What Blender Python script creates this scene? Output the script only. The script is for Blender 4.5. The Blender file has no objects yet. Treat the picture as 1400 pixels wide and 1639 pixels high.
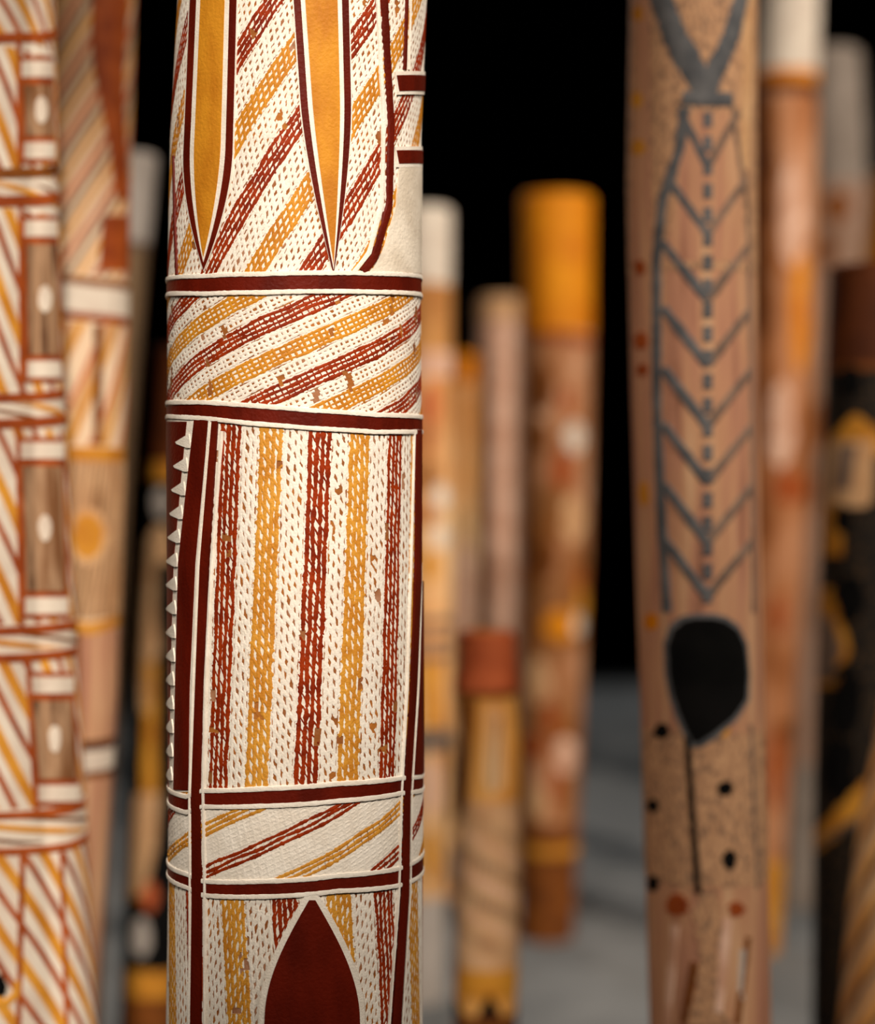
import bpy, math, random
import numpy as np

# ------------------------------------------------------------------ camera, light, exposure
sc = bpy.context.scene
COL = sc.collection
F, EYE, HZ, CX = 2916.7, 1.3, 800.0, 700.0          # focal length in pixels of the 1400x1639 frame, eye height, horizon row

cam = bpy.data.cameras.new('camera'); cam.sensor_fit = 'HORIZONTAL'
cam.sensor_width = 24; cam.lens = 50; cam.shift_y = -19.5/1400
cam.clip_end = 60
cam.dof.use_dof = True; cam.dof.focus_distance = 1.67; cam.dof.aperture_fstop = 1.35
co = bpy.data.objects.new('camera', cam); COL.objects.link(co)
co.location = (0, 0, EYE); co.rotation_euler = (math.pi/2, 0, 0)
sc.camera = co

sc.view_settings.view_transform = 'Standard'; sc.view_settings.look = 'None'
sc.view_settings.gamma = 1; sc.view_settings.use_curve_mapping = False
sc.view_settings.exposure = 0.0

w = bpy.data.worlds.new('world'); sc.world = w; w.use_nodes = True
w.node_tree.nodes['Background'].inputs[0].default_value = (0.02, 0.022, 0.026, 1)
w.node_tree.nodes['Background'].inputs[1].default_value = 0.3

def spot(name, loc, aim, watts, size_deg, blend=0.5, soft=0.12, col=(1, .87, .73)):
    l = bpy.data.lights.new(name, 'SPOT'); l.energy = watts; l.spot_size = math.radians(size_deg)
    l.spot_blend = blend; l.shadow_soft_size = soft; l.color = col
    o = bpy.data.objects.new(name, l); COL.objects.link(o); o.location = loc
    from mathutils import Vector
    o.rotation_euler = (Vector(aim) - Vector(loc)).to_track_quat('-Z', 'Y').to_euler()
    return o

# gallery ceiling spotlights
spot('ceiling_spotlight', (-1.5, -2.6, 4.5), (-0.2, 1.8, 0.8), 430, 24, 0.6, 0.05)
spot('ceiling_spotlight', (0.35, -2.6, 4.5), (-0.66, 2.55, 0.95), 1300, 16, 0.7, 0.05)
spot('ceiling_spotlight', (2.7, 0.1, 4.2), (0.1, 2.9, 1.1), 500, 40, 0.6, 0.05)
spot('ceiling_spotlight', (3.6, 1.6, 4.8), (0.6, 5.5, 1.2), 1200, 42, 0.6, 0.05)
spot('ceiling_spotlight', (-0.5, 1.2, 4.6), (0.05, 5.6, 1.0), 300, 40, 0.7, 0.04)
spot('ceiling_spotlight', (-0.3, -1.5, 4.3), (0.95, 3.2, 1.1), 330, 15, 0.6, 0.05)
spot('ceiling_spotlight', (2.6, 13.0, 4.6), (1.6, 10.0, 0.0), 300, 75, 0.8, 0.08, (1, .97, .92))
spot('ceiling_spotlight', (-1.6, 9.8, 4.6), (0.2, 5.0, 0.0), 220, 70, 0.8, 0.03, (1, .97, .92))

# ------------------------------------------------------------------ materials
def mat(name, col, rough=0.75, col2=None, nscale=14, stretch=(1, 1, 1), bump=0.15, bscale=260, lo=.38, hi=.64, detail=5, spec=.25):
    m = bpy.data.materials.new(name); m.use_nodes = True
    nt = m.node_tree; b = nt.nodes['Principled BSDF']
    b.inputs['Roughness'].default_value = rough
    b.inputs['Specular IOR Level'].default_value = spec
    tc = nt.nodes.new('ShaderNodeTexCoord')
    mp = nt.nodes.new('ShaderNodeMapping'); mp.inputs['Scale'].default_value = stretch
    nt.links.new(tc.outputs['Object'], mp.inputs[0])
    n = nt.nodes.new('ShaderNodeTexNoise'); n.inputs['Scale'].default_value = nscale; n.inputs['Detail'].default_value = detail
    nt.links.new(mp.outputs[0], n.inputs['Vector'])
    r = nt.nodes.new('ShaderNodeValToRGB')
    c2 = col2 or tuple(c*.78 for c in col)
    cols = [c2] if not isinstance(c2, list) else c2
    cols = [col] + cols
    el = r.color_ramp.elements
    el[0].position = lo; el[1].position = hi
    el[0].color = (*cols[0], 1); el[1].color = (*cols[-1], 1)
    for i, c in enumerate(cols[1:-1]):
        e = el.new(lo + (hi-lo)*(i+1)/(len(cols)-1)); e.color = (*c, 1)
    nt.links.new(n.outputs['Fac'], r.inputs[0]); nt.links.new(r.outputs[0], b.inputs['Base Color'])
    if bump:
        n2 = nt.nodes.new('ShaderNodeTexNoise'); n2.inputs['Scale'].default_value = bscale; n2.inputs['Detail'].default_value = 3
        nt.links.new(tc.outputs['Object'], n2.inputs['Vector'])
        bp = nt.nodes.new('ShaderNodeBump'); bp.inputs['Strength'].default_value = bump; bp.inputs['Distance'].default_value = .002
        nt.links.new(n2.outputs['Fac'], bp.inputs['Height']); nt.links.new(bp.outputs[0], b.inputs['Normal'])
    return m

def srgb(r, g, b):
    f = lambda c: ((c/255+.055)/1.055)**2.4 if c > 10 else c/255/12.92
    return (f(r), f(g), f(b))

M = {}
def dm(key, *a, **k): M[key] = mat(key, *a, **k)
dm('paint_white', srgb(236, 229, 218), .7, srgb(226, 217, 204), 60, bump=.3, bscale=500)
dm('paint_cream', srgb(226, 216, 200), .7, srgb(206, 194, 176), 30, bump=.35, bscale=300)
dm('paint_dark_red', srgb(96, 22, 7), .5, srgb(78, 16, 5), 40, (1, 1, .3), bump=.3, bscale=300, spec=.1)
dm('paint_red', srgb(150, 50, 9), .5, srgb(116, 32, 6), 70, bump=.4, bscale=420, spec=.1)
dm('paint_ochre', srgb(200, 134, 30), .6, srgb(178, 110, 18), 40, (1, 1, .4), bump=.35, bscale=320)
dm('paint_light_ochre', srgb(208, 148, 52), .6, srgb(188, 122, 34), 60, bump=.4, bscale=420)
dm('bark_ground', srgb(170, 104, 40), .8, [srgb(138, 80, 34), srgb(168, 122, 92)], 18, bump=.4)
dm('timber_inside', srgb(70, 48, 34), .9, nscale=25, stretch=(1, 1, .1))
dm('flat_white', srgb(232, 220, 204), .8, srgb(216, 200, 184), 20)
dm('flat_grey_white', srgb(196, 186, 178), .8, srgb(178, 168, 160), 12)
dm('flat_warm_grey', srgb(150, 138, 128), .8, srgb(132, 120, 110), 12)
dm('flat_rust', srgb(172, 82, 28), .7, srgb(138, 58, 16), 25)
dm('flat_terracotta', srgb(204, 104, 58), .7, srgb(172, 78, 40), 18)
dm('flat_orange', srgb(234, 150, 8), .65, srgb(206, 116, 4), 10)
dm('flat_ochre', srgb(220, 154, 52), .7, srgb(192, 122, 34), 16)
dm('flat_brown', srgb(136, 76, 22), .7, srgb(104, 54, 14), 14)
dm('flat_tan', srgb(204, 146, 84), .75, srgb(176, 116, 60), 14)
dm('flat_dark_brown', srgb(98, 46, 10), .7, srgb(72, 30, 6), 14)
dm('flat_black', srgb(16, 15, 15), .9, srgb(8, 8, 8), 20, spec=.1, bump=0)
dm('flat_grey', srgb(104, 104, 106), .75, srgb(78, 80, 84), 40)
dm('flat_grey_brown', srgb(140, 116, 100), .75, srgb(112, 92, 80), 30)
dm('flat_beige', srgb(222, 178, 132), .75, srgb(204, 154, 108), 24)
dm('flat_pink', srgb(238, 198, 174), .75, srgb(208, 158, 130), 18)
dm('panel_brown', srgb(124, 82, 50), .75, [srgb(176, 140, 108), srgb(84, 50, 28)], 50, (1, 1, .12))
dm('body_cream', srgb(240, 214, 184), .75, srgb(224, 186, 148), 10, (1, 1, .3))
dm('body_pale_stripe', srgb(236, 204, 172), .75, [srgb(216, 166, 124), srgb(196, 132, 86)], 12, (1, 1, .25))
dm('body_olive_brown', srgb(150, 122, 92), .8, srgb(112, 86, 62), 8, (1, 1, .3))
dm('body_black_speckle', srgb(18, 16, 15), .75, [srgb(26, 22, 18), srgb(116, 84, 46)], 170, lo=.42, hi=.72, detail=2)
dm('body_tan', srgb(218, 176, 138), .75, [srgb(198, 148, 112), srgb(186, 132, 106), srgb(140, 94, 72)], 60, (1, 1, .06), lo=.3, hi=.72)
dm('body_dotted', srgb(212, 166, 126), .75, [srgb(188, 142, 106), srgb(116, 96, 82)], 190, (1, 1, .6), lo=.36, hi=.70, detail=2)
dm('body_orange_mottle', srgb(218, 172, 138), .75, [srgb(182, 124, 84), srgb(138, 86, 36), srgb(176, 96, 44)], 9, (1, 1, .6), lo=.3, hi=.72)
dm('body_pink_mottle', srgb(204, 150, 114), .75, [srgb(180, 116, 72), srgb(134, 72, 26)], 10, (1, 1, .4), lo=.32, hi=.72)
dm('body_grey_pink', srgb(170, 140, 122), .8, [srgb(150, 118, 98), srgb(112, 80, 56)], 9, (1, 1, .4), lo=.35, hi=.75)
dm('body_ochre', srgb(232, 172, 96), .75, [srgb(226, 156, 70), srgb(184, 122, 60)], 12, (1, 1, .3))
dm('body_apricot', srgb(240, 200, 150), .75, [srgb(230, 174, 116), srgb(216, 150, 90)], 12, (1, 1, .3))
dm('concrete_floor', srgb(120, 122, 123), .85, srgb(100, 103, 105), 3, bump=.1, bscale=60)
dm('black_wall_paint', (.004, .004, .004), .95, nscale=2, bump=0, spec=.05)

# ------------------------------------------------------------------ helpers
def link(name, verts, faces, m, parent=None, smooth=True, base=(0, 0, 0), sharp=True):
    v = np.asarray(verts, float).reshape(-1, 3) - np.asarray(base)
    me = bpy.data.meshes.new(name); me.from_pydata(v.tolist(), [], faces); me.update()
    if smooth: me.polygons.foreach_set('use_smooth', [True]*len(me.polygons))
    if sharp: me.set_sharp_from_angle(angle=math.radians(32))
    me.materials.append(M[m])
    o = bpy.data.objects.new(name, me); COL.objects.link(o)
    if parent: o.parent = parent
    return o

def grid_faces(nr, nc, off=0, wrap=False):
    i = np.arange(nr-1)[:, None]; j = np.arange(nc if wrap else nc-1)[None, :]
    a = i*nc + j; b = i*nc + (j+1) % nc
    f = np.stack([a, b, b+nc, a+nc], -1).reshape(-1, 4) + off
    return f.tolist()

def box(name, lo, hi, m):
    x0, y0, z0 = lo; x1, y1, z1 = hi
    v = [(x0,y0,z0),(x1,y0,z0),(x1,y1,z0),(x0,y1,z0),(x0,y0,z1),(x1,y0,z1),(x1,y1,z1),(x0,y1,z1)]
    f = [(3,2,1,0),(4,5,6,7),(0,1,5,4),(1,2,6,5),(2,3,7,6),(3,0,4,7)]
    o = link(name, v, f, m, smooth=False); o['kind'] = 'structure'
    return o

class Pole:
    """A hollow log. axis: [(row, centre column, width)] in photo pixels at distance d from the camera."""
    def __init__(s, name, label, d, axis, top, body, group='painted hollow log poles', seed=1, nth=72, wob=.02, inner=.8, dz=.03):
        s.d = d; s.k = d/F; rnd = random.Random(seed); s.rnd = rnd
        ax = sorted(axis)                                   # top to bottom
        zz = [EYE + (HZ-a[0])*s.k for a in ax][::-1]; xx = [(a[1]-CX)*s.k for a in ax][::-1]; rr = [a[2]*s.k/2 for a in ax][::-1]
        if len(zz) > 1:
            def ext(z):
                t = (z-zz[0])/(zz[1]-zz[0]) if z < zz[0] else (z-zz[-1])/(zz[-1]-zz[-2])
                return xx[0]+t*(xx[1]-xx[0]) if z < zz[0] else xx[-1]+t*(xx[-1]-xx[-2])
            ztop = top
            lo, hi = ext(0), ext(ztop)
            if zz[0] > 0: zz = [0]+zz; xx = [lo]+xx; rr = [rr[0]]+rr
            if zz[-1] < ztop: zz = zz+[ztop]; xx = xx+[hi]; rr = rr+[rr[-1]]
        s.zz, s.xx, s.rr, s.top = zz, xx, rr, top
        s.wv = [(rnd.randint(1, 4), rnd.uniform(0, 6.28), rnd.uniform(1, 9), rnd.uniform(.3, 1)*wob/2) for _ in range(5)]
        s.base = (float(s.cx(0)), d, 0)
        s.root = bpy.data.objects.new(name, None); COL.objects.link(s.root); s.root.location = s.base
        s.root.empty_display_size = .1
        s.root['label'] = label; s.root['category'] = 'pole'; s.root['group'] = group
        n = max(2, int(top/dz)); z = np.linspace(0, top, n+1)
        th = np.linspace(-math.pi, math.pi, nth, endpoint=False)
        T, Z = np.meshgrid(th, z)
        V = [s.S(T, Z, 0).reshape(-1, 3)]
        rows = n+1
        for zi, hf in ((top+.004, -.006), (top+.004, None), (top-.25, None)):      # rim, then the hollow
            t = s.S(th, np.full_like(th, zi), hf if hf is not None else 0.0)
            if hf is None:
                c = np.array([s.cx(zi), s.d, zi]); t = c + (t-c)*[inner, inner, 1]
            V.append(t); rows += 1
        V = np.concatenate(V)
        fc = grid_faces(rows, nth, wrap=True)
        fc.append(list(range((rows-1)*nth, rows*nth))); fc.append(list(range(nth))[::-1])
        s.trunk = s.add('trunk', V, fc, body)
    def cx(s, z): return np.interp(z, s.zz, s.xx)
    def r(s, z): return np.interp(z, s.zz, s.rr)
    def S(s, th, z, h=0.0):
        th = np.asarray(th, float); z = np.asarray(z, float)
        wv = sum(a*np.sin(n*th+p+q*z) for n, p, q, a in s.wv)
        r = s.r(z)*(1+wv) + h
        return np.stack([s.cx(z)+r*np.sin(th), s.d - r*np.cos(th), z+0*th], -1)
    def add(s, name, V, fc, m, parent=None, stuff=False):
        o = link(name, V, fc, m, s.root, base=s.base, sharp=not stuff)
        if parent is not None: o.parent = parent
        if stuff: o['kind'] = 'stuff'
        return o
    def uv(s, px, py):
        px = np.asarray(px, float); py = np.asarray(py, float)
        th = np.zeros(np.broadcast(px, py).shape); z = EYE+(HZ-py)*s.k+0*px
        for _ in range(14):
            r = s.r(z); D = s.d - r*np.cos(th)
            x = (px-CX)/F*D; z = EYE+(HZ-py)/F*D
            q = (x-s.cx(z))/r
            thn = np.where(np.abs(q) <= .985, np.arcsin(np.clip(q, -.985, .985)), np.sign(q)*(1.397+np.minimum((np.abs(q)-.985)*2.2, 1.5)))
            th = .5*th+.5*thn
        return th, z
    # ---- painted pieces
    def zcurve(s, pts):                                       # [(px,py)] -> function z(theta), closed round the back
        t, z = s.uv([p[0] for p in pts], [p[1] for p in pts])
        o = np.argsort(t); t = t[o]; z = z[o]
        zb = (z[0]+z[-1])/2
        t = np.concatenate([[-math.pi], t, [math.pi]]); z = np.concatenate([[zb], z, [zb]])
        return lambda th: np.interp(th, t, z)
    def tube(s, name, f0, f1, m, h=.0012, rim=False, nth=96, parent=None):
        if not callable(f0): a = f0; f0 = lambda th: np.full_like(th, a)
        if not callable(f1): b = f1; f1 = lambda th: np.full_like(th, b)
        th = np.linspace(-math.pi, math.pi, nth, endpoint=False)
        z0, z1 = f0(th), f1(th)
        n = max(2, int(abs(np.mean(z1-z0))/.03)+1)
        R = [s.S(th, z0, 0)] + [s.S(th, z0+(z1-z0)*k/n, h) for k in range(n+1)]
        if rim:
            R.append(s.S(th, z1+.006, h-.007))
            c = np.stack([s.cx(z1), 0*th+s.d, z1+.006], -1); t = s.S(th, z1+.006, 0); R.append(c+(t-c)*[.8, .8, 1])
        else: R.append(s.S(th, z1, 0))
        return s.add(name, np.concatenate(R), grid_faces(len(R), nth, wrap=True), m, parent)
    def ring(s, pts_top, pts_bot, m, h=.0012, name='painted_ring', edge=None, ew=.0035, eh=.002):
        a, b = s.zcurve(pts_top), s.zcurve(pts_bot)
        o = s.tube(name, b, a, m, h)
        if edge:
            th = np.linspace(-math.pi, math.pi, 260)
            for fn, sg in ((a, 1), (b, -1)):
                s.stroke_uv(th, fn(th)+sg*ew*.4, ew, edge, eh, 'edge_line', o)
        return o
    def ring_y(s, y0, y1, m, px=None, **k):
        px = s.cpx((y0+y1)/2) if px is None else px
        return s.ring([(px, y0)], [(px, y1)], m, **k)
    def cpx(s, py): return float(s.cx(EYE+(HZ-py)*s.k))/s.k*s.d/s.d + CX
    def cap(s, py, m, name='painted_cap'):
        _, z = s.uv(s.cpx(py), py)
        return s.tube(name, float(z), s.top, m, .0016, rim=True)
    def strip(s, L, R, m, h=.0013, name='painted_patch', nc=6, parent=None):
        (tl, zl), (tr, zr) = L, R
        c = np.linspace(0, 1, nc+1)
        T = tl[:, None]*(1-c)+tr[:, None]*c; Z = zl[:, None]*(1-c)+zr[:, None]*c
        T = np.concatenate([T[:, :1], T, T[:, -1:]], 1); Z = np.concatenate([Z[:, :1], Z, Z[:, -1:]], 1)
        T = np.concatenate([T[:1], T, T[-1:]], 0); Z = np.concatenate([Z[:1], Z, Z[-1:]], 0)
        H = np.full(T.shape, h); H[:, 0] = 0; H[:, -1] = 0; H[0] = 0; H[-1] = 0
        return s.add(name, s.S(T, Z, H), grid_faces(T.shape[0], T.shape[1]), m, parent)
    def patch(s, rows, m, h=.0013, name='painted_patch', n=24, nc=6, jit=0, smooth=False, parent=None):
        """rows: [(py, left px, right px)]"""
        y = np.array([r[0] for r in rows], float); yy = np.linspace(y[0], y[-1], n)
        if smooth: yy = y[0]+(y[-1]-y[0])*(1-np.cos(np.linspace(0, math.pi, n)))/2
        l = np.interp(yy, y, [r[1] for r in rows]); r_ = np.interp(yy, y, [r[2] for r in rows])
        if jit:
            l = l+np.array([s.rnd.uniform(-jit, jit) for _ in yy]); r_ = r_+np.array([s.rnd.uniform(-jit, jit) for _ in yy])
        return s.strip(s.uv(l, yy), s.uv(r_, yy), m, h, name, nc, parent)
    def blob(s, x, y, rx, ry, m, h=.0014, name='painted_spot', jit=.12, parent=None):
        t = np.linspace(-1, 1, 15); rows = []
        for a in t:
            hw = rx*math.sqrt(max(0, 1-a*a))
            rows.append((y+a*ry, x-hw*(1+s.rnd.uniform(-jit, jit)), x+hw*(1+s.rnd.uniform(-jit, jit))))
        return s.patch(rows, m, h, name, n=16, nc=4, parent=parent)
    def stroke_uv(s, t, z, w, m, h=.0012, name='painted_line', parent=None, jit=.12):
        t = np.asarray(t, float); z = np.asarray(z, float); R = float(np.mean(s.r(z)))
        ss = t*R; ds, dz = np.gradient(ss), np.gradient(z); l = np.hypot(ds, dz)+1e-9
        nx, nz = -dz/l, ds/l
        n = len(t); wj = w/2*(1+np.array([s.rnd.uniform(-jit, jit) for _ in range(n)]))
        V = []
        for q, hh in ((-1, 0), (-.7, h), (0, h*1.15), (.7, h), (1, 0)):
            V.append(s.S((ss+nx*wj*q)/R, z+nz*wj*q, hh))
        V = np.stack(V, 1)
        return s.add(name, V, grid_faces(n, 5), m, parent)
    def stroke(s, pts, wpx, m, h=.0012, name='painted_line', n=40, parent=None):
        p = np.array(pts, float); L = np.concatenate([[0], np.cumsum(np.hypot(*np.diff(p, axis=0).T))])
        u = np.linspace(0, L[-1], n)
        t, z = s.uv(np.interp(u, L, p[:, 0]), np.interp(u, L, p[:, 1]))
        return s.stroke_uv(t, z, wpx*s.k, m, h, name, parent)
    # ---- line work clipped to a region
    def runs(s, acc, key, ss, z, w, h, ok, R):
        idx = np.flatnonzero(ok)
        if len(idx) < 2: return
        for run in np.split(idx, np.flatnonzero(np.diff(idx) > 1)+1):
            if len(run) < 2: continue
            a, b = ss[run], z[run]
            ds, dz = np.gradient(a), np.gradient(b); l = np.hypot(ds, dz)+1e-9
            nx, nz = -dz/l, ds/l; ww = w[run]/2
            V = np.stack([s.S((a-nx*ww)/R, b-nz*ww, 0.0001), s.S(a/R, b, h), s.S((a+nx*ww)/R, b+nz*ww, 0.0001)], 1)
            L = acc.setdefault(key, [[], [], 0])
            L[0].append(V.reshape(-1, 3)); L[1] += grid_faces(len(run), 3, L[2]); L[2] += len(run)*3
    def flush(s, acc, name, stuff=True):
        for key, (V, fc, _) in acc.items(): s.add(name, np.concatenate(V), fc, key, stuff=stuff)
    def hatch(s, mask, bounds, angA, spA, cycle, angB=None, spB=None, phase=0, name='cross_hatching', base=True, flakes=30, h=.0006, wobble=.0010, wid=(.66, .6), bend=0.0, cover=None, coverB=None):
        """cross-hatching: cycle [(material, number of lines)] across direction A; white ground lines under colour"""
        t0, t1, z0, z1 = bounds; R = float(np.mean(s.r(np.linspace(z0, z1, 8))))
        rng = np.random.RandomState(s.rnd.randint(0, 9999))
        corners = np.array([(a, b) for a in (t0*R, t1*R) for b in (z0, z1)]); ctr = corners.mean(0); rad = np.hypot(*(corners[0]-ctr))
        seq = [m for m, n in cycle for _ in range(n)]; N = len(seq)
        fl = [(rng.uniform(t0*R, t1*R), rng.uniform(z0, z1), rng.uniform(.001, .003), rng.uniform(.002, .006)) for _ in range(flakes)]
        for q in list(fl):
            fl += [(q[0]+rng.uniform(-1, 1)*q[2]*1.6, q[1]+rng.uniform(-1, 1)*q[3]*1.6, q[2]*rng.uniform(.3, .8), q[3]*rng.uniform(.3, .8)) for _ in range(3)]
        step = .0018; n = int(2*rad/step)+2; v = np.linspace(-rad, rad, n)
        acc = {}
        def dirs(a): return np.array([math.cos(a), math.sin(a)]), np.array([-math.sin(a), math.cos(a)])
        dA, nA = dirs(angA)
        def ok_at(ss, z):
            o = (ss >= t0*R) & (ss <= t1*R) & (z >= z0) & (z <= z1) & mask(ss/R, z)
            if o.any():
                for fs, fz, a, b in fl: o &= ((ss-fs)/a)**2+((z-fz)/b)**2 > 1
            return o
        def jitter(): 
            return sum(rng.uniform(.2, 1)*np.sin(v*rng.uniform(20, 160)+rng.uniform(0, 6.28)) for _ in range(3))*wobble/2
        def kof(ss, z):
            vv = (ss-ctr[0])*dA[0]+(z-ctr[1])*dA[1]
            return np.round(((ss-ctr[0])*nA[0]+(z-ctr[1])*nA[1]-bend*vv*vv)/spA + phase).astype(int)
        k0 = int(rad/spA)+1+int(abs(bend)*rad*rad/spA)
        for k in range(-k0, k0+1):
            u = k*spA; m = seq[int(round(k+phase)) % N]
            off = u + jitter() + bend*v*v
            ss = ctr[0]+dA[0]*v+nA[0]*off; z = ctr[1]+dA[1]*v+nA[1]*off
            o = ok_at(ss, z)
            if not o.any(): continue
            wj = 1+.15*np.sin(v*rng.uniform(60, 400)+rng.uniform(0, 6))+.16*rng.randn(n)
            col = m != 'paint_white'
            if col and base: s.runs(acc, 'paint_white', ss, z, np.full(n, spA*1.25), h*.35, o, R)
            f = cover.get(m, wid[0]) if cover else wid[0]
            s.runs(acc, m, ss, z, spA*f*wj, h*(1.25 if col else 1), o, R)
        if angB is not None:
            dB, nB = dirs(angB)
            kb = int(rad/spB)+1
            for k in range(-kb, kb+1):
                off = k*spB + jitter()
                ss = ctr[0]+dB[0]*v+nB[0]*off; z = ctr[1]+dB[1]*v+nB[1]*off
                o = ok_at(ss, z)
                if not o.any(): continue
                kk = kof(ss, z) % N
                wj = 1+.15*np.sin(v*rng.uniform(60, 400)+rng.uniform(0, 6))+.16*rng.randn(n)
                for m in set(seq):
                    sel = np.isin(kk, [i for i in range(N) if seq[i] == m]) & o
                    if not sel.any(): continue
                    col = m != 'paint_white'
                    f = (coverB or covB).get(m, wid[1])
                    s.runs(acc, m, ss, z, spB*f*wj, h*(1.15 if col else .95), sel, R)
        s.flush(acc, name)
    def stripes(s, mask, bounds, ang, cycle, phase=0, h=.0008, name='painted_stripe'):
        """broad stripes, each a strip of its own: cycle [(material or None, width in metres)]"""
        t0, t1, z0, z1 = bounds; R = float(np.mean(s.r(np.linspace(z0, z1, 8))))
        ctr = np.array([(t0+t1)/2*R, (z0+z1)/2]); rad = math.hypot((t1-t0)*R/2, (z1-z0)/2)
        d = np.array([math.cos(ang), math.sin(ang)]); nn = np.array([-d[1], d[0]])
        tot = sum(c[1] for c in cycle); u = -rad-(phase % 1)*tot
        lo, hi = np.array([t0*R, z0]), np.array([t1*R, z1])
        while u < rad:
            for m, wd in cycle:
                a = u; u += wd
                if m is None: continue
                k = max(2, int(wd/.004)); ends = []
                for q in np.linspace(a, a+wd, k+1):
                    p = ctr+nn*q
                    with np.errstate(divide='ignore', invalid='ignore'):
                        v1, v2 = (lo-p)/d, (hi-p)/d
                    va, vb = np.minimum(v1, v2).max(), np.maximum(v1, v2).min()
                    if vb-va > .003: ends.append((p, va, vb))
                if len(ends) < 2: continue
                n = max(4, int(max(e[2]-e[1] for e in ends)/.012)); c = np.linspace(0, 1, n+1)
                SS = np.stack([e[0][0]+d[0]*(e[1]+(e[2]-e[1])*c) for e in ends], 1); ZZ = np.stack([e[0][1]+d[1]*(e[1]+(e[2]-e[1])*c) for e in ends], 1)
                SS = SS+.0012*np.sin(ZZ*40+a*90)
                SS = np.concatenate([SS[:, :1], SS, SS[:, -1:]], 1); ZZ = np.concatenate([ZZ[:, :1], ZZ, ZZ[:, -1:]], 1)
                HH = np.full(SS.shape, h); HH[:, 0] = 0; HH[:, -1] = 0
                s.add(name, s.S(SS/R, ZZ, HH), grid_faces(*SS.shape), m)
    def zb(s, ytop, ybot):
        x = s.cpx(ytop); _, a = s.uv(x, ytop); _, b = s.uv(x, ybot); return float(b), float(a)

PI = math.pi
ANY = lambda t, z: np.ones(np.shape(t), bool)

# ------------------------------------------------------------------ the room
box('floor', (-8, -4, -.1), (8, 15.3, 0), 'concrete_floor')
box('wall_back', (-8, 15.2, 0), (8, 15.4, 5), 'black_wall_paint')
box('wall_left', (-8.2, -4, 0), (-8, 15.4, 5), 'black_wall_paint')
box('wall_right', (8, -4, 0), (8.2, 15.4, 5), 'black_wall_paint')
box('wall_front', (-8, -4.2, 0), (8, -4, 5), 'black_wall_paint')
box('ceiling', (-8, -4, 5), (8, 15.3, 5.1), 'black_wall_paint')

# ------------------------------------------------------------------ the sharp pole: generic rings and cross-hatched panels
P = Pole('painted_log_pole', 'sharply patterned white, ochre and dark red hatched log pole with raised paint', 1.773,
         [(-300, 490, 394), (0, 484, 394), (220, 474, 397), (440, 472, 400), (900, 473, 402), (1300, 473, 405), (1639, 472, 410), (2200, 472, 420)],
         2.55, 'bark_ground', seed=4, nth=180, wob=.010, dz=.012)
ringA = [(272, 449), (330, 446), (420, 443), (520, 441), (600, 442), (672, 446)], [(272, 467), (330, 467), (420, 465), (520, 463), (600, 464), (672, 468)]
ringB = [(272, 648), (330, 648), (400, 653), (500, 661), (600, 668), (672, 671)], [(272, 663), (330, 666), (400, 674), (500, 682), (600, 688), (672, 688)]
ringC = [(272, 1269), (300, 1279), (325, 1269), (420, 1266), (540, 1258), (640, 1249), (674, 1246)], [(272, 1286), (300, 1297), (325, 1287), (420, 1286), (540, 1278), (640, 1266), (674, 1262)]
ringD = [(272, 1391), (300, 1403), (325, 1414), (420, 1414), (540, 1405), (640, 1393), (674, 1374)], [(272, 1404), (300, 1417), (325, 1429), (420, 1431), (540, 1422), (640, 1413), (674, 1396)]
zA, zB_, zC, zD = ([P.zcurve(c) for c in r] for r in (ringA, ringB, ringC, ringD))
for r in (ringA, ringB, ringC, ringD):
    P.ring(*r, 'paint_dark_red', h=.0014, edge='paint_white', ew=.0052, eh=.0022)
W, OC, LO, RD, DR = 'paint_white', 'paint_ochre', 'paint_light_ochre', 'paint_red', 'paint_dark_red'
cov = {W: .60, OC: .66, LO: .72, RD: .74}; covB = {W: .58, OC: .48, LO: .5, RD: .27}
ztop, zlow = 2.0, 0.62
# upper zone
P.hatch(lambda t, z: z > zA[0](t), (-PI, PI, 1.48, ztop), math.radians(57), .0046, [(W, 5), (OC, 4), (W, 5), (RD, 4)], math.radians(100), .0056, phase=11, flakes=90, cover=cov)
# diagonal band
P.hatch(lambda t, z: (z < zA[1](t)) & (z > zB_[0](t)), (-PI, PI, 1.36, 1.52), math.radians(24), .0044, [(W, 3), (OC, 4), (W, 3), (RD, 4)], math.radians(118), .0056, phase=6, flakes=110, cover=cov)
# vertical stripes
tl, tr = math.radians(-46), math.radians(66)
cyc_v = [(RD, 4), (W, 4), (LO, 4), (W, 3)]
P.hatch(lambda t, z: (z < zB_[1](t)) & (z > zC[0](t)), (-PI, PI, 1.0, 1.39), math.radians(87.5), .0056, cyc_v, math.radians(124), .0066, phase=6, flakes=130, cover=cov)
# band of sparse diagonals on white
P.strip((np.linspace(-PI, PI, 120), zC[1](np.linspace(-PI, PI, 120))), (np.linspace(-PI, PI, 120), zD[0](np.linspace(-PI, PI, 120))), 'paint_white', .0005, 'white_band', 12)
P.hatch(lambda t, z: (z < zC[1](t)) & (z > zD[0](t)), (-PI, PI, .9, 1.03), math.radians(25), .0045, [(RD, 3), (W, 5), (LO, 3), (W, 5)], math.radians(100), .0075, phase=-5, flakes=0, cover={W: .8, RD: .95, LO: 1.0}, coverB={W: .8, RD: .0, LO: .0}, h=.0011, base=False)
# lower fan of stripes
P.hatch(lambda t, z: z < zD[1](t), (-PI, PI, zlow, .96), math.radians(94), .0050, [(W, 5), (RD, 5), (W, 5), (LO, 5)], math.radians(60), .0062, phase=9, flakes=40, cover=cov)
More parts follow.
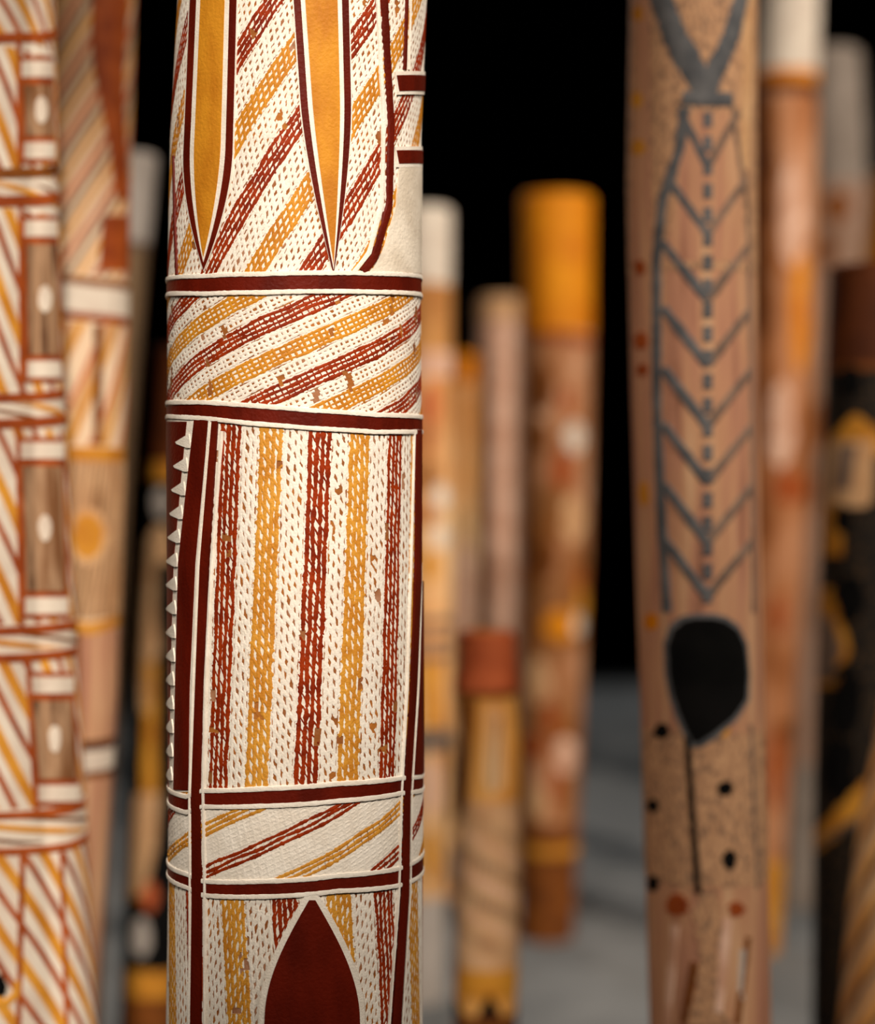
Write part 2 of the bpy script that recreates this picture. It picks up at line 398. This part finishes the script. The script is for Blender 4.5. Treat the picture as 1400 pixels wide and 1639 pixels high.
# plain paint beyond the zones in view
P.tube('painted_ring', 1.995, 2.08, DR); P.tube('painted_ring', 2.08, 2.3, W); P.tube('painted_ring', .5, .625, DR); P.tube('painted_ring', .25, .5, OC)
P.cap(HZ-(2.3-EYE)/P.k, DR)

def lancet(c0, c1, y0, y1, w0, wm, tip):
    rows = []
    for i in range(40):
        u = i/39; y = y0+(y1-y0)*u
        hw = (w0+(wm-w0)*u)*(1 if u < tip else max(.0, 1-((u-tip)/(1-tip))**1.7))
        c = c0+(c1-c0)*u; rows.append((y, c-hw, c+hw))
    return rows
def outlined(P, c0, c1, y0, y1, w0, wm, tip):
    """a plain ochre lancet with a pale inner line, a dark outline and a pale border"""
    L = [lancet(c0, c1, y0, min(y1+p*1.15, 440), w0+p, wm+p, tip) for p in (20, 18, 7, 0)]
    o = P.patch(L[0], W, .0016, 'pale_border', n=70, nc=10)
    P.patch(L[1], DR, .0019, 'dark_outline', n=70, nc=10, parent=o)
    P.patch(L[2], W, .0022, 'inner_line', n=70, nc=10, parent=o)
    P.patch(L[3], OC, .0026, 'ochre_panel', n=70, nc=8, parent=o)
outlined(P, 347, 328, -120, 412, 18, 22, .66)
outlined(P, 508, 533, -120, 424, 28, 16, .50)
# dark side bars in the upper zone and a plain pale panel
P.stroke([(607, -140), (617, 60), (625, 200), (622, 330), (600, 410), (580, 436)], 15, DR, .0022, 'dark_outline', 60)
P.stroke([(597, -140), (606, 60), (613, 200), (610, 330), (590, 405), (566, 436)], 8, W, .0021, 'pale_line', 60)
P.stroke([(279, 250), (281, 340), (285, 440)], 8, DR, .0020, 'dark_outline', 30)
P.patch([(262, 637, 690), (330, 632, 690), (400, 612, 690), (438, 592, 690)], 'paint_cream', .0018, 'pale_panel', n=30, nc=12)
for y0, y1 in ((121, 146), (241, 262)):
    P.patch([(y0-6, 630, 690), (y1+6, 634, 690)], W, .0019, 'pale_border', n=6, nc=12)
    P.patch([(y0, 632, 690), (y1, 636, 690)], DR, .0024, 'painted_bar', n=6, nc=12)
P.stroke([(652, -140), (649, 0), (646, 112)], 8, DR, .0022, 'painted_bar', 30)
P.stroke([(658, -140), (655, 0), (652, 112)], 4, W, .0022, 'pale_line', 30)
# left panel of the middle zone: dark bars and a saw-tooth border
P.patch([(672, 236, 345), (900, 226, 334), (1100, 226, 327), (1266, 226, 322)], W, .0014, 'pale_border', n=40, nc=12)
P.patch([(675, 240, 302), (900, 232, 281), (1100, 232, 274), (1264, 232, 270)], DR, .0019, 'dark_panel', n=40, nc=10)
P.patch([(672, 314, 336), (900, 289, 316), (1100, 283, 306), (1264, 279, 303)], DR, .0021, 'dark_panel', n=40, nc=6)
P.patch([(674, 342, 351), (900, 324, 337), (1100, 316, 327), (1270, 309, 322), (1430, 309, 324), (1639, 306, 322), (1760, 305, 320)], DR, .0026, 'dark_bar', n=60, nc=5)
P.stroke([(357, 690), (341, 900), (331, 1100), (327, 1270), (329, 1430), (327, 1760)], 6, W, .0024, 'pale_line', 60)
P.stroke([(338, 674), (320, 900), (311, 1100), (305, 1270), (305, 1430), (302, 1760)], 5, W, .0024, 'pale_line', 60)
for i in range(15):
    y = 708+38*i; xr = np.interp(y, [675, 900, 1100, 1264], [310, 286, 279, 275]); wd = np.interp(y, [675, 1264], [24, 9])
    P.patch([(y-13, xr-1, xr), (y+1, xr-wd, xr+2), (y+9, xr-3, xr+2)], W, .0026, 'tooth', n=8, nc=3)
# right bars of the lower zones
P.patch([(688, 664, 674), (900, 662, 672), (1100, 655, 664), (1270, 645, 654), (1430, 641, 652), (1760, 618, 632)], DR, .0026, 'dark_bar', n=60, nc=6)
P.stroke([(661, 690), (656, 900), (650, 1100), (641, 1270), (637, 1430), (613, 1760)], 5, W, .0024, 'pale_line', 60)
P.stroke([(672, 900), (667, 1100), (657, 1270), (655, 1430), (635, 1760)], 5, W, .0024, 'pale_line', 50)
P.patch([(930, 672, 700), (1100, 668, 700), (1240, 661, 700)], DR, .0022, 'dark_panel', n=30, nc=10)
# plain pointed panel at the foot of the view
arch = lambda k: [(1434+i*13, 499-k-8-70*math.sin(min(1, (i/15))*1.5708), 499+k+8+70*math.sin(min(1, (i/15))*1.5708)) for i in range(28)]
P.patch([(1430, 492, 506)]+arch(5), W, .0022, 'pale_border', n=50, nc=16)
P.patch([(1440+0, 497, 501)]+[(y+6, l, r) for y, l, r in arch(-3)], DR, .0026, 'pointed_panel', n=50, nc=16)

# ------------------------------------------------------------------ pole A, far left
A = Pole('painted_log_pole', 'cream log pole banded with rust frames and a column of brown panels', 2.2,
         [(-200, -62, 270), (0, -50, 270), (600, -38, 276), (1000, -22, 280), (1639, 12, 284), (2200, 40, 290)], 2.7, 'flat_white', seed=7, dz=.03)
bandsA = [(52, 68, 'flat_rust'), (268, 284, 'flat_brown'), (312, 330, 'flat_rust'), (628, 642, 'flat_rust'), (668, 684, 'flat_rust'),
          (1000, 1014, 'flat_rust'), (1044, 1058, 'flat_rust'), (1296, 1308, 'flat_rust'), (1354, 1366, 'flat_rust')]
zones = [(-200, 52, -56), (68, 268, 112), (330, 628, 112), (684, 1000, 112), (1058, 1296, 115), (1366, 2000, 120)]
for y0, y1, a in zones:
    z0, z1 = A.zb(y0, y1)
    A.stripes(ANY, (-PI, PI, z0, z1), math.radians(a), [(None, .014), ('flat_ochre', .012), (None, .012), ('flat_rust', .007)], phase=y0*.37)
for y0, y1 in ((284, 312), (642, 668), (1014, 1044), (1308, 1354)):
    z0, z1 = A.zb(y0, y1)
    A.stripes(ANY, (-PI, PI, z0, z1), math.radians(-9), [(None, .010), ('flat_ochre', .007), (None, .008), ('flat_brown', .004)], phase=y0*.2)
for y0, y1, m in bandsA: A.ring([(-30, y0+4), (60, y0), (110, y0-6)], [(-30, y1+4), (60, y1), (110, y1-6)], m)
for y0, y1, l0, r0, l1, r1 in ((90, 262, 36, 84, 40, 86), (345, 612, 42, 90, 46, 94), (700, 990, 36, 98, 42, 104), (1075, 1290, 50, 114, 62, 122)):
    o = A.patch([(y0, l0-9, r0+6), (y1, l1-9, r1+6)], 'flat_rust', .0014, 'panel_frame', nc=8)
    A.patch([(y0+8, l0-3, r0+4), (y0+34, l0-3, r0+4)], 'flat_white', .002, 'pale_bar', n=4, parent=o)
    A.patch([(y0+46, l0, r0), (y1-44, l1, r1)], 'panel_brown', .002, 'brown_panel', nc=8, parent=o)
    A.blob((l0+r0)/2+4, (y0+y1)/2, 10, 22, 'flat_white', .0026, 'pale_spot', parent=o)
    A.patch([(y1-34, l1-2, r1+4), (y1-8, l1-2, r1+4)], 'flat_white', .002, 'pale_bar', n=4, parent=o)
for pts in ([(30, 68), (32, 268)], [(34, 330), (36, 628)], [(30, 684), (34, 1000)], [(46, 1058), (58, 1296)], [(36, 1366), (30, 1639), (26, 1900)], [(98, 1366), (106, 1639), (112, 1900)]):
    A.stroke(pts, 9, 'flat_rust', .0018)
A.patch([(1560, -12, 4), (1578, -12, 12), (1594, -12, 8)], 'flat_black', .002, 'dark_patch', n=10)
A.stroke([(-14, 1604), (10, 1606), (26, 1592), (28, 1570)], 12, 'flat_ochre', .002)

# ------------------------------------------------------------------ pole B
B = Pole('painted_log_pole', 'pale log pole with slanting pink stripes, white ring and ochre oval', 2.62,
         [(-200, 142, 150), (0, 138, 152), (500, 128, 152), (1100, 112, 150), (1639, 72, 158), (2200, 30, 165)], 2.6, 'body_cream', seed=9)
z0, z1 = B.zb(-150, 440)
B.stripes(ANY, (-PI, PI, z0, z1), math.radians(58), [(None, .012), ('flat_ochre', .006), (None, .008), ('flat_grey_brown', .006), (None, .007), ('flat_terracotta', .007)], phase=.2)
B.patch([(-120, 160, 200), (0, 148, 206), (60, 146, 202), (110, 150, 198), (170, 162, 198), (240, 176, 202), (300, 182, 206), (320, 188, 206)], 'flat_rust', .0016, 'rust_panel', jit=0)
B.patch([(345, 166, 212), (352, 164, 212), (434, 158, 212)], 'flat_rust', .0016, 'rust_panel', n=10)
B.ring([(90, 440), (150, 446), (200, 452)], [(90, 452), (150, 459), (200, 465)], 'flat_brown', .0014)
B.ring([(90, 452), (150, 459), (200, 465)], [(90, 496), (150, 502), (200, 508)], 'flat_white', .0018)
B.ring([(90, 496), (150, 502), (200, 508)], [(90, 508), (150, 514), (200, 522)], 'flat_rust', .0014)
z0, z1 = B.zb(515, 712)
B.stripes(ANY, (-PI, PI, z0, z1), math.radians(68), [(None, .022), ('flat_ochre', .010), ('flat_beige', .012), ('flat_terracotta', .006)], phase=.6)
B.stroke([(158, 520), (156, 712)], 16, 'flat_brown', .0016)
B.ring_y(715, 738, 'flat_ochre'); z0, z1 = B.zb(738, 990)
B.tube('brown_band', z0, z1, 'panel_brown', .0012)
B.stripes(ANY, (-PI, PI, z0, z1), math.radians(84), [('flat_beige', .004), (None, .005)], h=.0016)
B.blob(139, 858, 32, 48, 'flat_beige', .0022); B.blob(139, 858, 23, 36, 'flat_ochre', .0026, 'ochre_oval')
B.ring([(90, 984), (140, 998), (190, 984)], [(90, 1000), (140, 1016), (190, 1000)], 'flat_ochre')
z0, z1 = B.zb(1010, 1190); B.tube('pale_brown_band', z0, z1, 'body_tan', .001)
B.stroke([(120, 1012), (118, 1190)], 20, 'flat_brown', .0016)
B.ring_y(1188, 1204, 'flat_dark_brown'); B.ring_y(1204, 1238, 'flat_white', h=.0016); B.ring_y(1238, 1250, 'flat_brown')
z0, z1 = B.zb(1250, 2000); B.tube('pale_brown_band', z0, z1, 'body_tan', .001)

# ------------------------------------------------------------------ pole C
C = Pole('painted_log_pole', 'slim leaning olive brown log pole with plain off-white top behind the striped pole', 3.7,
         [(255, 212, 78), (400, 198, 78), (560, 186, 76), (800, 170, 74), (1000, 160, 74), (1400, 135, 76), (1800, 112, 78)], EYE+(HZ-253)*3.7/F, 'body_olive_brown', seed=11)
C.cap(385, 'flat_grey_white', 'white_cap'); C.ring_y(385, 396, 'flat_grey_brown')

# ------------------------------------------------------------------ pole D
D = Pole('painted_log_pole', 'black log pole with dark red-brown top and ochre rings, half behind sharp pole', 4.0,
         [(565, 302, 120), (900, 284, 118), (1300, 262, 118), (1639, 250, 118), (1747, 247, 118)], EYE+(HZ-562)*4.0/F, 'flat_black', seed=12)
D.cap(738, 'flat_dark_brown', 'red_brown_cap'); D.ring_y(738, 770, 'flat_ochre')
D.blob(258, 805, 14, 26, 'flat_grey_white')
D.patch([(840, 250, 268), (870, 232, 276), (930, 226, 280), (990, 228, 276), (1060, 224, 246), (1140, 226, 240)], 'flat_beige', jit=1)
D.patch([(900, 252, 290), (980, 250, 290), (1040, 256, 290)], 'flat_black', .002, jit=1)
D.patch([(1060, 234, 252), (1150, 230, 250), (1270, 228, 252), (1330, 206, 240), (1440, 196, 222)], 'flat_ochre', jit=1.5)
D.patch([(1270, 218, 256), (1360, 206, 248), (1430, 204, 230)], 'flat_beige', .002, jit=1.5)
D.blob(240, 1435, 12, 24, 'flat_terracotta'); D.blob(226, 1500, 14, 32, 'flat_grey_white')
D.ring_y(1555, 1600, 'flat_ochre'); z0, z1 = D.zb(1600, 1747); D.tube('brown_foot', 0.001, z1, 'flat_brown')

# ------------------------------------------------------------------ poles E, G, H right behind the sharp pole
E = Pole('painted_log_pole', 'tan log pole with plain white top and pale ring beside the sharp pole', 4.75,
         [(340, 680, 84), (900, 682, 84), (1600, 668, 84)], EYE+(HZ-338)*4.75/F, 'body_apricot', seed=14)
E.cap(452, 'flat_white', 'white_cap'); z0, z1 = E.zb(452, 562); E.tube('tan_band', z0, z1, 'flat_tan')
E.ring_y(562, 602, 'flat_pink')
for y, m, rx, ry in ((650, 'flat_terracotta', 12, 40), (700, 'flat_rust', 9, 30), (760, 'flat_brown', 11, 30), (825, 'flat_rust', 10, 18), (905, 'flat_ochre', 14, 26), (795, 'flat_white', 12, 20), (860, 'flat_white', 12, 20)):
    E.blob(688 + (16 if m == 'flat_white' else 0), y, rx, ry, m)
for y in (990, 1020, 1045): E.ring_y(y, y+12, 'flat_grey_brown')
E.patch([(1055, 676, 706), (1165, 676, 706)], 'flat_ochre'); E.ring_y(1172, 1200, 'flat_grey')
E.blob(690, 1260, 14, 50, 'flat_pink'); E.blob(690, 1370, 14, 46, 'flat_ochre')
z0, z1 = E.zb(1440, 1600); E.tube('pale_foot', .001, z1, 'flat_grey_white')

G = Pole('painted_log_pole', 'cream apricot log pole with ochre yellow top next to white-topped pole', 6.0,
         [(572, 734, 62), (900, 732, 62), (1430, 716, 60)], EYE+(HZ-570)*6.0/F, 'body_apricot', seed=15)
G.cap(612, 'flat_orange', 'ochre_cap')
G.blob(742, 950, 16, 90, 'flat_pink', jit=.05); G.blob(720, 1250, 16, 82, 'flat_black'); G.blob(716, 1385, 22, 44, 'flat_grey_brown')
G.stroke([(757, 640), (757, 840)], 9, 'flat_ochre')

H = Pole('painted_log_pole', 'plain pink log pole standing against orange-topped pole', 6.2,
         [(482, 806, 80), (1000, 802, 80), (1411, 798, 80)], EYE+(HZ-480)*6.2/F, 'flat_pink', seed=16)
H.cap(512, 'flat_beige', 'beige_cap')
H.patch([(560, 764, 784), (800, 760, 784), (1000, 760, 782), (1390, 756, 782)], 'flat_grey_brown')  # shaded left side of the pole, painted on as a grey-brown strip

# ------------------------------------------------------------------ pole I, orange top
I = Pole('painted_log_pole', 'mottled pink and brown log pole with tall bright orange top and brown foot', 5.42,
         [(320, 891, 116), (540, 892, 112), (900, 888, 106), (1200, 880, 98), (1500, 874, 86)], EYE+(HZ-318)*5.42/F, 'body_orange_mottle', seed=17)
I.cap(528, 'flat_orange', 'orange_cap'); I.ring([(838, 522), (890, 532), (946, 540)], [(838, 536), (890, 546), (946, 554)], 'flat_rust')
for x, y, rx, ry, m in ((905, 640, 10, 20, 'flat_rust'), (866, 620, 20, 40, 'flat_brown'), (920, 700, 15, 26, 'flat_white'), (900, 750, 16, 34, 'flat_rust'), (866, 700, 12, 26, 'flat_brown'),
                        (868, 895, 24, 34, 'flat_brown'), (916, 830, 18, 40, 'flat_beige'), (895, 1000, 24, 26, 'flat_orange'), (930, 965, 8, 30, 'flat_ochre'), (925, 1000, 8, 18, 'flat_white'),
                        (862, 1090, 16, 40, 'flat_beige'), (880, 1150, 12, 30, 'flat_rust'), (856, 1195, 18, 22, 'flat_rust'), (905, 1210, 18, 30, 'flat_pink'), (888, 1260, 9, 34, 'flat_rust'), (862, 1285, 16, 30, 'flat_beige')):
    I.blob(x, y, rx, ry, m, jit=.25)
I.ring_y(1322, 1356, 'flat_brown'); I.ring_y(1356, 1372, 'flat_ochre', h=.0016)
z0, z1 = I.zb(1372, 1500); I.tube('brown_foot', .001, z1, 'flat_brown', .001)

# ------------------------------------------------------------------ pole J, short with terracotta cap
J = Pole('painted_log_pole', 'short ochre log pole with terracotta top and grey-brown slanting bands', 3.2,
         [(1012, 779, 88), (1060, 780, 90), (1112, 778, 96), (1200, 786, 94), (1300, 785, 92), (1500, 780, 98), (1639, 776, 100), (1980, 772, 104)], EYE+(HZ-1014)*3.2/F, 'body_ochre', seed=18)
J.cap(1084, 'flat_terracotta', 'terracotta_cap'); J.ring_y(1084, 1108, 'flat_terracotta', h=.003); J.ring_y(1108, 1118, 'flat_brown')
J.stroke([(797, 1150), (793, 1210), (790, 1262)], 7, 'flat_grey_brown')
J.patch([(1120, 738, 762), (1180, 736, 756), (1300, 734, 746)], 'flat_brown', jit=1)
J.patch([(1130, 776, 806), (1250, 776, 808), (1270, 784, 800)], 'body_apricot', .0012)
z0, z1 = J.zb(1285, 1555)
J.tube('pale_band', z0, z1, 'flat_beige', .001)
J.stripes(ANY, (-PI, PI, z0, z1), math.radians(-26), [('flat_grey_brown', .018), (None, .014), ('flat_pink', .016), (None, .012)], h=.0012)
J.ring_y(1555, 1600, 'flat_ochre')
for dx in (-60, 0, 60): J.patch([(1592, 783+dx-2, 783+dx+2), (1628, 783+dx-20, 783+dx+20)], 'flat_black', .0022, 'black_triangle', n=6)
J.ring_y(1630, 1700, 'flat_brown')

# ------------------------------------------------------------------ pole K, chevrons
K = Pole('painted_log_pole', 'tan log pole with grey chevrons and one black patch', 2.3,
         [(-200, 1112, 204), (0, 1110, 202), (300, 1107, 207), (600, 1111, 204), (900, 1117, 200), (1200, 1126, 196), (1639, 1136, 192), (2200, 1150, 190)], 2.75, 'body_tan', seed=21, nth=110, wob=.012)
z0, z1 = K.zb(-250, 430); K.tube('dotted_zone', z0, z1, 'body_dotted', .0006)
z0, z1 = K.zb(1175, 1420); K.tube('dotted_zone', z0, z1, 'body_dotted', .0006)
K.patch([(-60, 1020, 1040), (200, 1014, 1040), (420, 1008, 1044)], 'body_tan', .001, 'tan_panel')
K.patch([(-60, 1188, 1206), (120, 1188, 1204), (270, 1184, 1198)], 'flat_beige', .001, 'tan_panel')
K.patch([(180, 1098, 1168), (300, 1082, 1184), (420, 1066, 1196)], 'body_tan', .0012, 'tan_panel')
# one broad grey V and a row of plain chevrons
K.stroke([(1044, -40), (1080, 60), (1130, 148)], 44, 'flat_grey', .0016, 'grey_chevron'); K.stroke([(1198, -40), (1170, 60), (1128, 148)], 36, 'flat_grey', .0016, 'grey_chevron')
K.stroke([(1092, 158), (1172, 160)], 26, 'flat_grey', .0018, 'grey_bar')
for y in (268, 375, 480, 585, 682, 772, 868, 955):
    xl = np.interp(y-90, [160, 320, 980], [1092, 1060, 1062]); xr = np.interp(y-88, [160, 320, 980], [1178, 1198, 1204])
    K.stroke([(xl, y-92), (1132, y)], 16, 'flat_grey', .0014, 'grey_chevron', 20)
    K.stroke([(xr, y-88), (1132, y)], 15, 'flat_grey_brown', .0014, 'grey_chevron', 20)
K.stroke([(1096, 172), (1088, 240), (1060, 320), (1050, 420), (1050, 640), (1056, 800), (1066, 980)], 19, 'flat_grey', .0016, 'grey_line', 60)
K.stroke([(1172, 172), (1184, 260), (1196, 330), (1202, 600), (1204, 980)], 9, 'flat_grey_brown', .0016, 'grey_line', 60)
for i in range(21):
    K.patch([(180+i*38, 1125, 1139), (204+i*38, 1125, 1139)], 'flat_grey', .0020, 'grey_dash', n=4)
for x, y, rx, ry, m in ((1022, 22, 9, 12, 'flat_ochre'), (1020, 160, 9, 14, 'flat_ochre'), (1022, 236, 12, 13, 'flat_ochre'), (1025, 428, 10, 12, 'flat_rust'), (1026, 545, 10, 14, 'flat_rust'), (1028, 592, 8, 10, 'flat_rust'),
                        (1030, 790, 8, 20, 'flat_ochre'), (1042, 995, 10, 14, 'flat_orange'), (1156, 1128, 8, 12, 'flat_ochre'), (1158, 1168, 8, 12, 'flat_ochre'), (1084, 1448, 17, 18, 'flat_rust'), (1178, 1455, 13, 12, 'flat_rust'),
                        (1058, 1170, 12, 13, 'flat_black'), (1046, 1290, 9, 12, 'flat_black'), (1160, 1262, 13, 12, 'flat_black'), (1168, 1376, 11, 17, 'flat_black'), (1046, 1414, 9, 13, 'flat_black')):
    K.blob(x, y, rx, ry, m, .0012, jit=.35)
K.patch([(982, 1112, 1142), (986, 1090, 1160), (1000, 1072, 1180), (1030, 1062, 1194), (1080, 1064, 1198), (1120, 1072, 1197), (1150, 1082, 1180), (1180, 1096, 1148), (1196, 1106, 1122)], 'flat_grey', .0018, 'grey_border', n=50, nc=10)
K.patch([(990, 1112, 1142), (994, 1096, 1158), (1008, 1078, 1178), (1034, 1070, 1190), (1080, 1072, 1194), (1118, 1080, 1192), (1146, 1090, 1174), (1174, 1102, 1140), (1188, 1110, 1118)], 'flat_black', .0024, 'black_patch', n=50, nc=10)
K.stroke([(1100, 1180), (1108, 1300), (1118, 1430)], 11, 'flat_black', .002, 'black_line')
K.stroke([(1200, 1160), (1206, 1300), (1212, 1420)], 8, 'flat_grey_brown', .0016, 'grey_line')
for pts, wd, m in (([(1080, 1480), (1066, 1660)], 16, 'flat_pink'), ([(1112, 1540), (1094, 1640)], 14, 'flat_brown'), ([(1164, 1470), (1150, 1620)], 16, 'flat_pink'), ([(1198, 1500), (1180, 1640)], 12, 'flat_brown'), ([(1190, 1520), (1186, 1600)], 12, 'flat_grey_white')):
    K.stroke(pts, wd, m, .0014, 'slanting_stripe')
K.patch([(1425, 1120, 1146), (1470, 1110, 1158), (1520, 1120, 1148), (1580, 1116, 1150), (1640, 1096, 1170)], 'body_dotted', .0012, 'dotted_patch', jit=3)

# ------------------------------------------------------------------ poles L, M behind the chevron pole
L = Pole('painted_log_pole', 'mottled rust and pink log pole with tall white top and orange ring', 5.27,
         [(-60, 1262, 98), (110, 1258, 98), (500, 1252, 100), (900, 1240, 96), (1200, 1224, 84), (1515, 1206, 80)], 2.95, 'body_pink_mottle', seed=24)
L.cap(108, 'flat_white', 'white_cap'); L.ring_y(108, 128, 'flat_orange'); L.ring_y(128, 146, 'flat_dark_brown')
for x, y, rx, ry, m in ((1226, 270, 20, 150, 'flat_brown'), (1222, 450, 18, 110, 'flat_brown'), (1224, 640, 10, 90, 'flat_brown'), (1280, 500, 14, 100, 'flat_orange'), (1268, 340, 18, 90, 'flat_pink'), (1250, 680, 20, 70, 'flat_pink'),  # tall brown spots at the left paint in the pole's shaded side
                        (1246, 985, 12, 34, 'flat_rust'), (1262, 780, 26, 26, 'flat_rust'), (1240, 1230, 11, 70, 'flat_rust'), (1258, 1170, 14, 14, 'flat_brown')):
    L.blob(x, y, rx, ry, m, jit=.2)
z0, z1 = L.zb(1380, 1515); L.tube('ochre_foot', .001, z1, 'flat_ochre', .001)

Mp = Pole('painted_log_pole', 'brownish log pole with broad warm grey top behind the mottled pole', 5.85,
          [(88, 1328, 98), (300, 1336, 104), (700, 1310, 92), (1100, 1288, 80), (1450, 1275, 72)], EYE+(HZ-86)*5.85/F, 'body_grey_pink', seed=25)
Mp.cap(288, 'flat_warm_grey', 'grey_cap')  # cap grey taken darker to stand in for the shadow over it
for x, y, rx, ry in ((1340, 330, 24, 24), (1320, 400, 14, 30), (1310, 680, 12, 40), (1296, 790, 12, 30)): Mp.blob(x, y, rx, ry, 'flat_brown', jit=.25)
z0, z1 = Mp.zb(1225, 1450); Mp.tube('grey_foot', .001, z1, 'flat_warm_grey', .001)

# ------------------------------------------------------------------ poles N, O, Q at the right
N = Pole('painted_log_pole', 'black speckled log pole with dark brown top and ochre patches', 3.3,
         [(430, 1404, 150), (600, 1396, 150), (900, 1390, 152), (1300, 1382, 156), (1639, 1378, 158), (1950, 1376, 160)], EYE+(HZ-432)*3.3/F, 'body_black_speckle', seed=28)
N.cap(580, 'flat_dark_brown', 'dark_brown_cap'); N.ring_y(580, 592, 'flat_brown')
N.patch([(664, 1364, 1374), (700, 1330, 1420), (720, 1322, 1430), (730, 1322, 1430)], 'flat_ochre', .0016)
N.patch([(705, 1326, 1400), (800, 1318, 1396), (812, 1322, 1386)], 'flat_beige', .0018)
N.patch([(712, 1344, 1372), (784, 1336, 1360)], 'flat_grey_brown', .0022)
N.patch([(804, 1316, 1350), (850, 1316, 1348), (890, 1314, 1348)], 'flat_ochre', .0016, jit=2)
N.patch([(940, 1310, 1330), (985, 1308, 1344), (1040, 1304, 1362), (1100, 1300, 1336)], 'flat_ochre', .0016, jit=2)
N.patch([(985, 1308, 1330), (1040, 1304, 1350), (1090, 1302, 1330)], 'flat_grey_brown', .002, jit=2)
for x, y, rx, ry in ((1362, 610, 18, 26), (1348, 830, 14, 24), (1360, 960, 24, 40), (1352, 1120, 26, 60), (1345, 1230, 26, 50)): N.blob(x, y, rx, ry, 'flat_black', .0018, jit=.25)
N.stroke([(1300, 1350), (1340, 1318), (1400, 1258)], 34, 'flat_ochre', .0016, 'ochre_slash'); N.stroke([(1306, 1352), (1350, 1326), (1410, 1284)], 10, 'flat_grey_brown', .002, 'grey_slash')

O = Pole('painted_log_pole', 'log pole with orange top half hidden by the dark-topped pole', 6.8,
         [(292, 1424, 108), (1350, 1424, 100)], EYE+(HZ-290)*6.8/F, 'body_orange_mottle', seed=29)
O.cap(440, 'flat_orange', 'orange_cap')

Q = Pole('painted_log_pole', 'leaning ochre log pole with pale slanting streaks in front of black pole', 2.75,
         [(1200, 1484, 170), (1300, 1466, 172), (1450, 1448, 174), (1639, 1434, 178), (1800, 1424, 180), (2178, 1402, 180)], 1.55, 'body_ochre', seed=31)
z0, z1 = Q.zb(900, 2000)
Q.stripes(ANY, (-PI, PI, max(z0, .05), z1), math.radians(60), [('flat_beige', .014), ('flat_grey_brown', .008), (None, .012), ('body_apricot', .012)], h=.001)
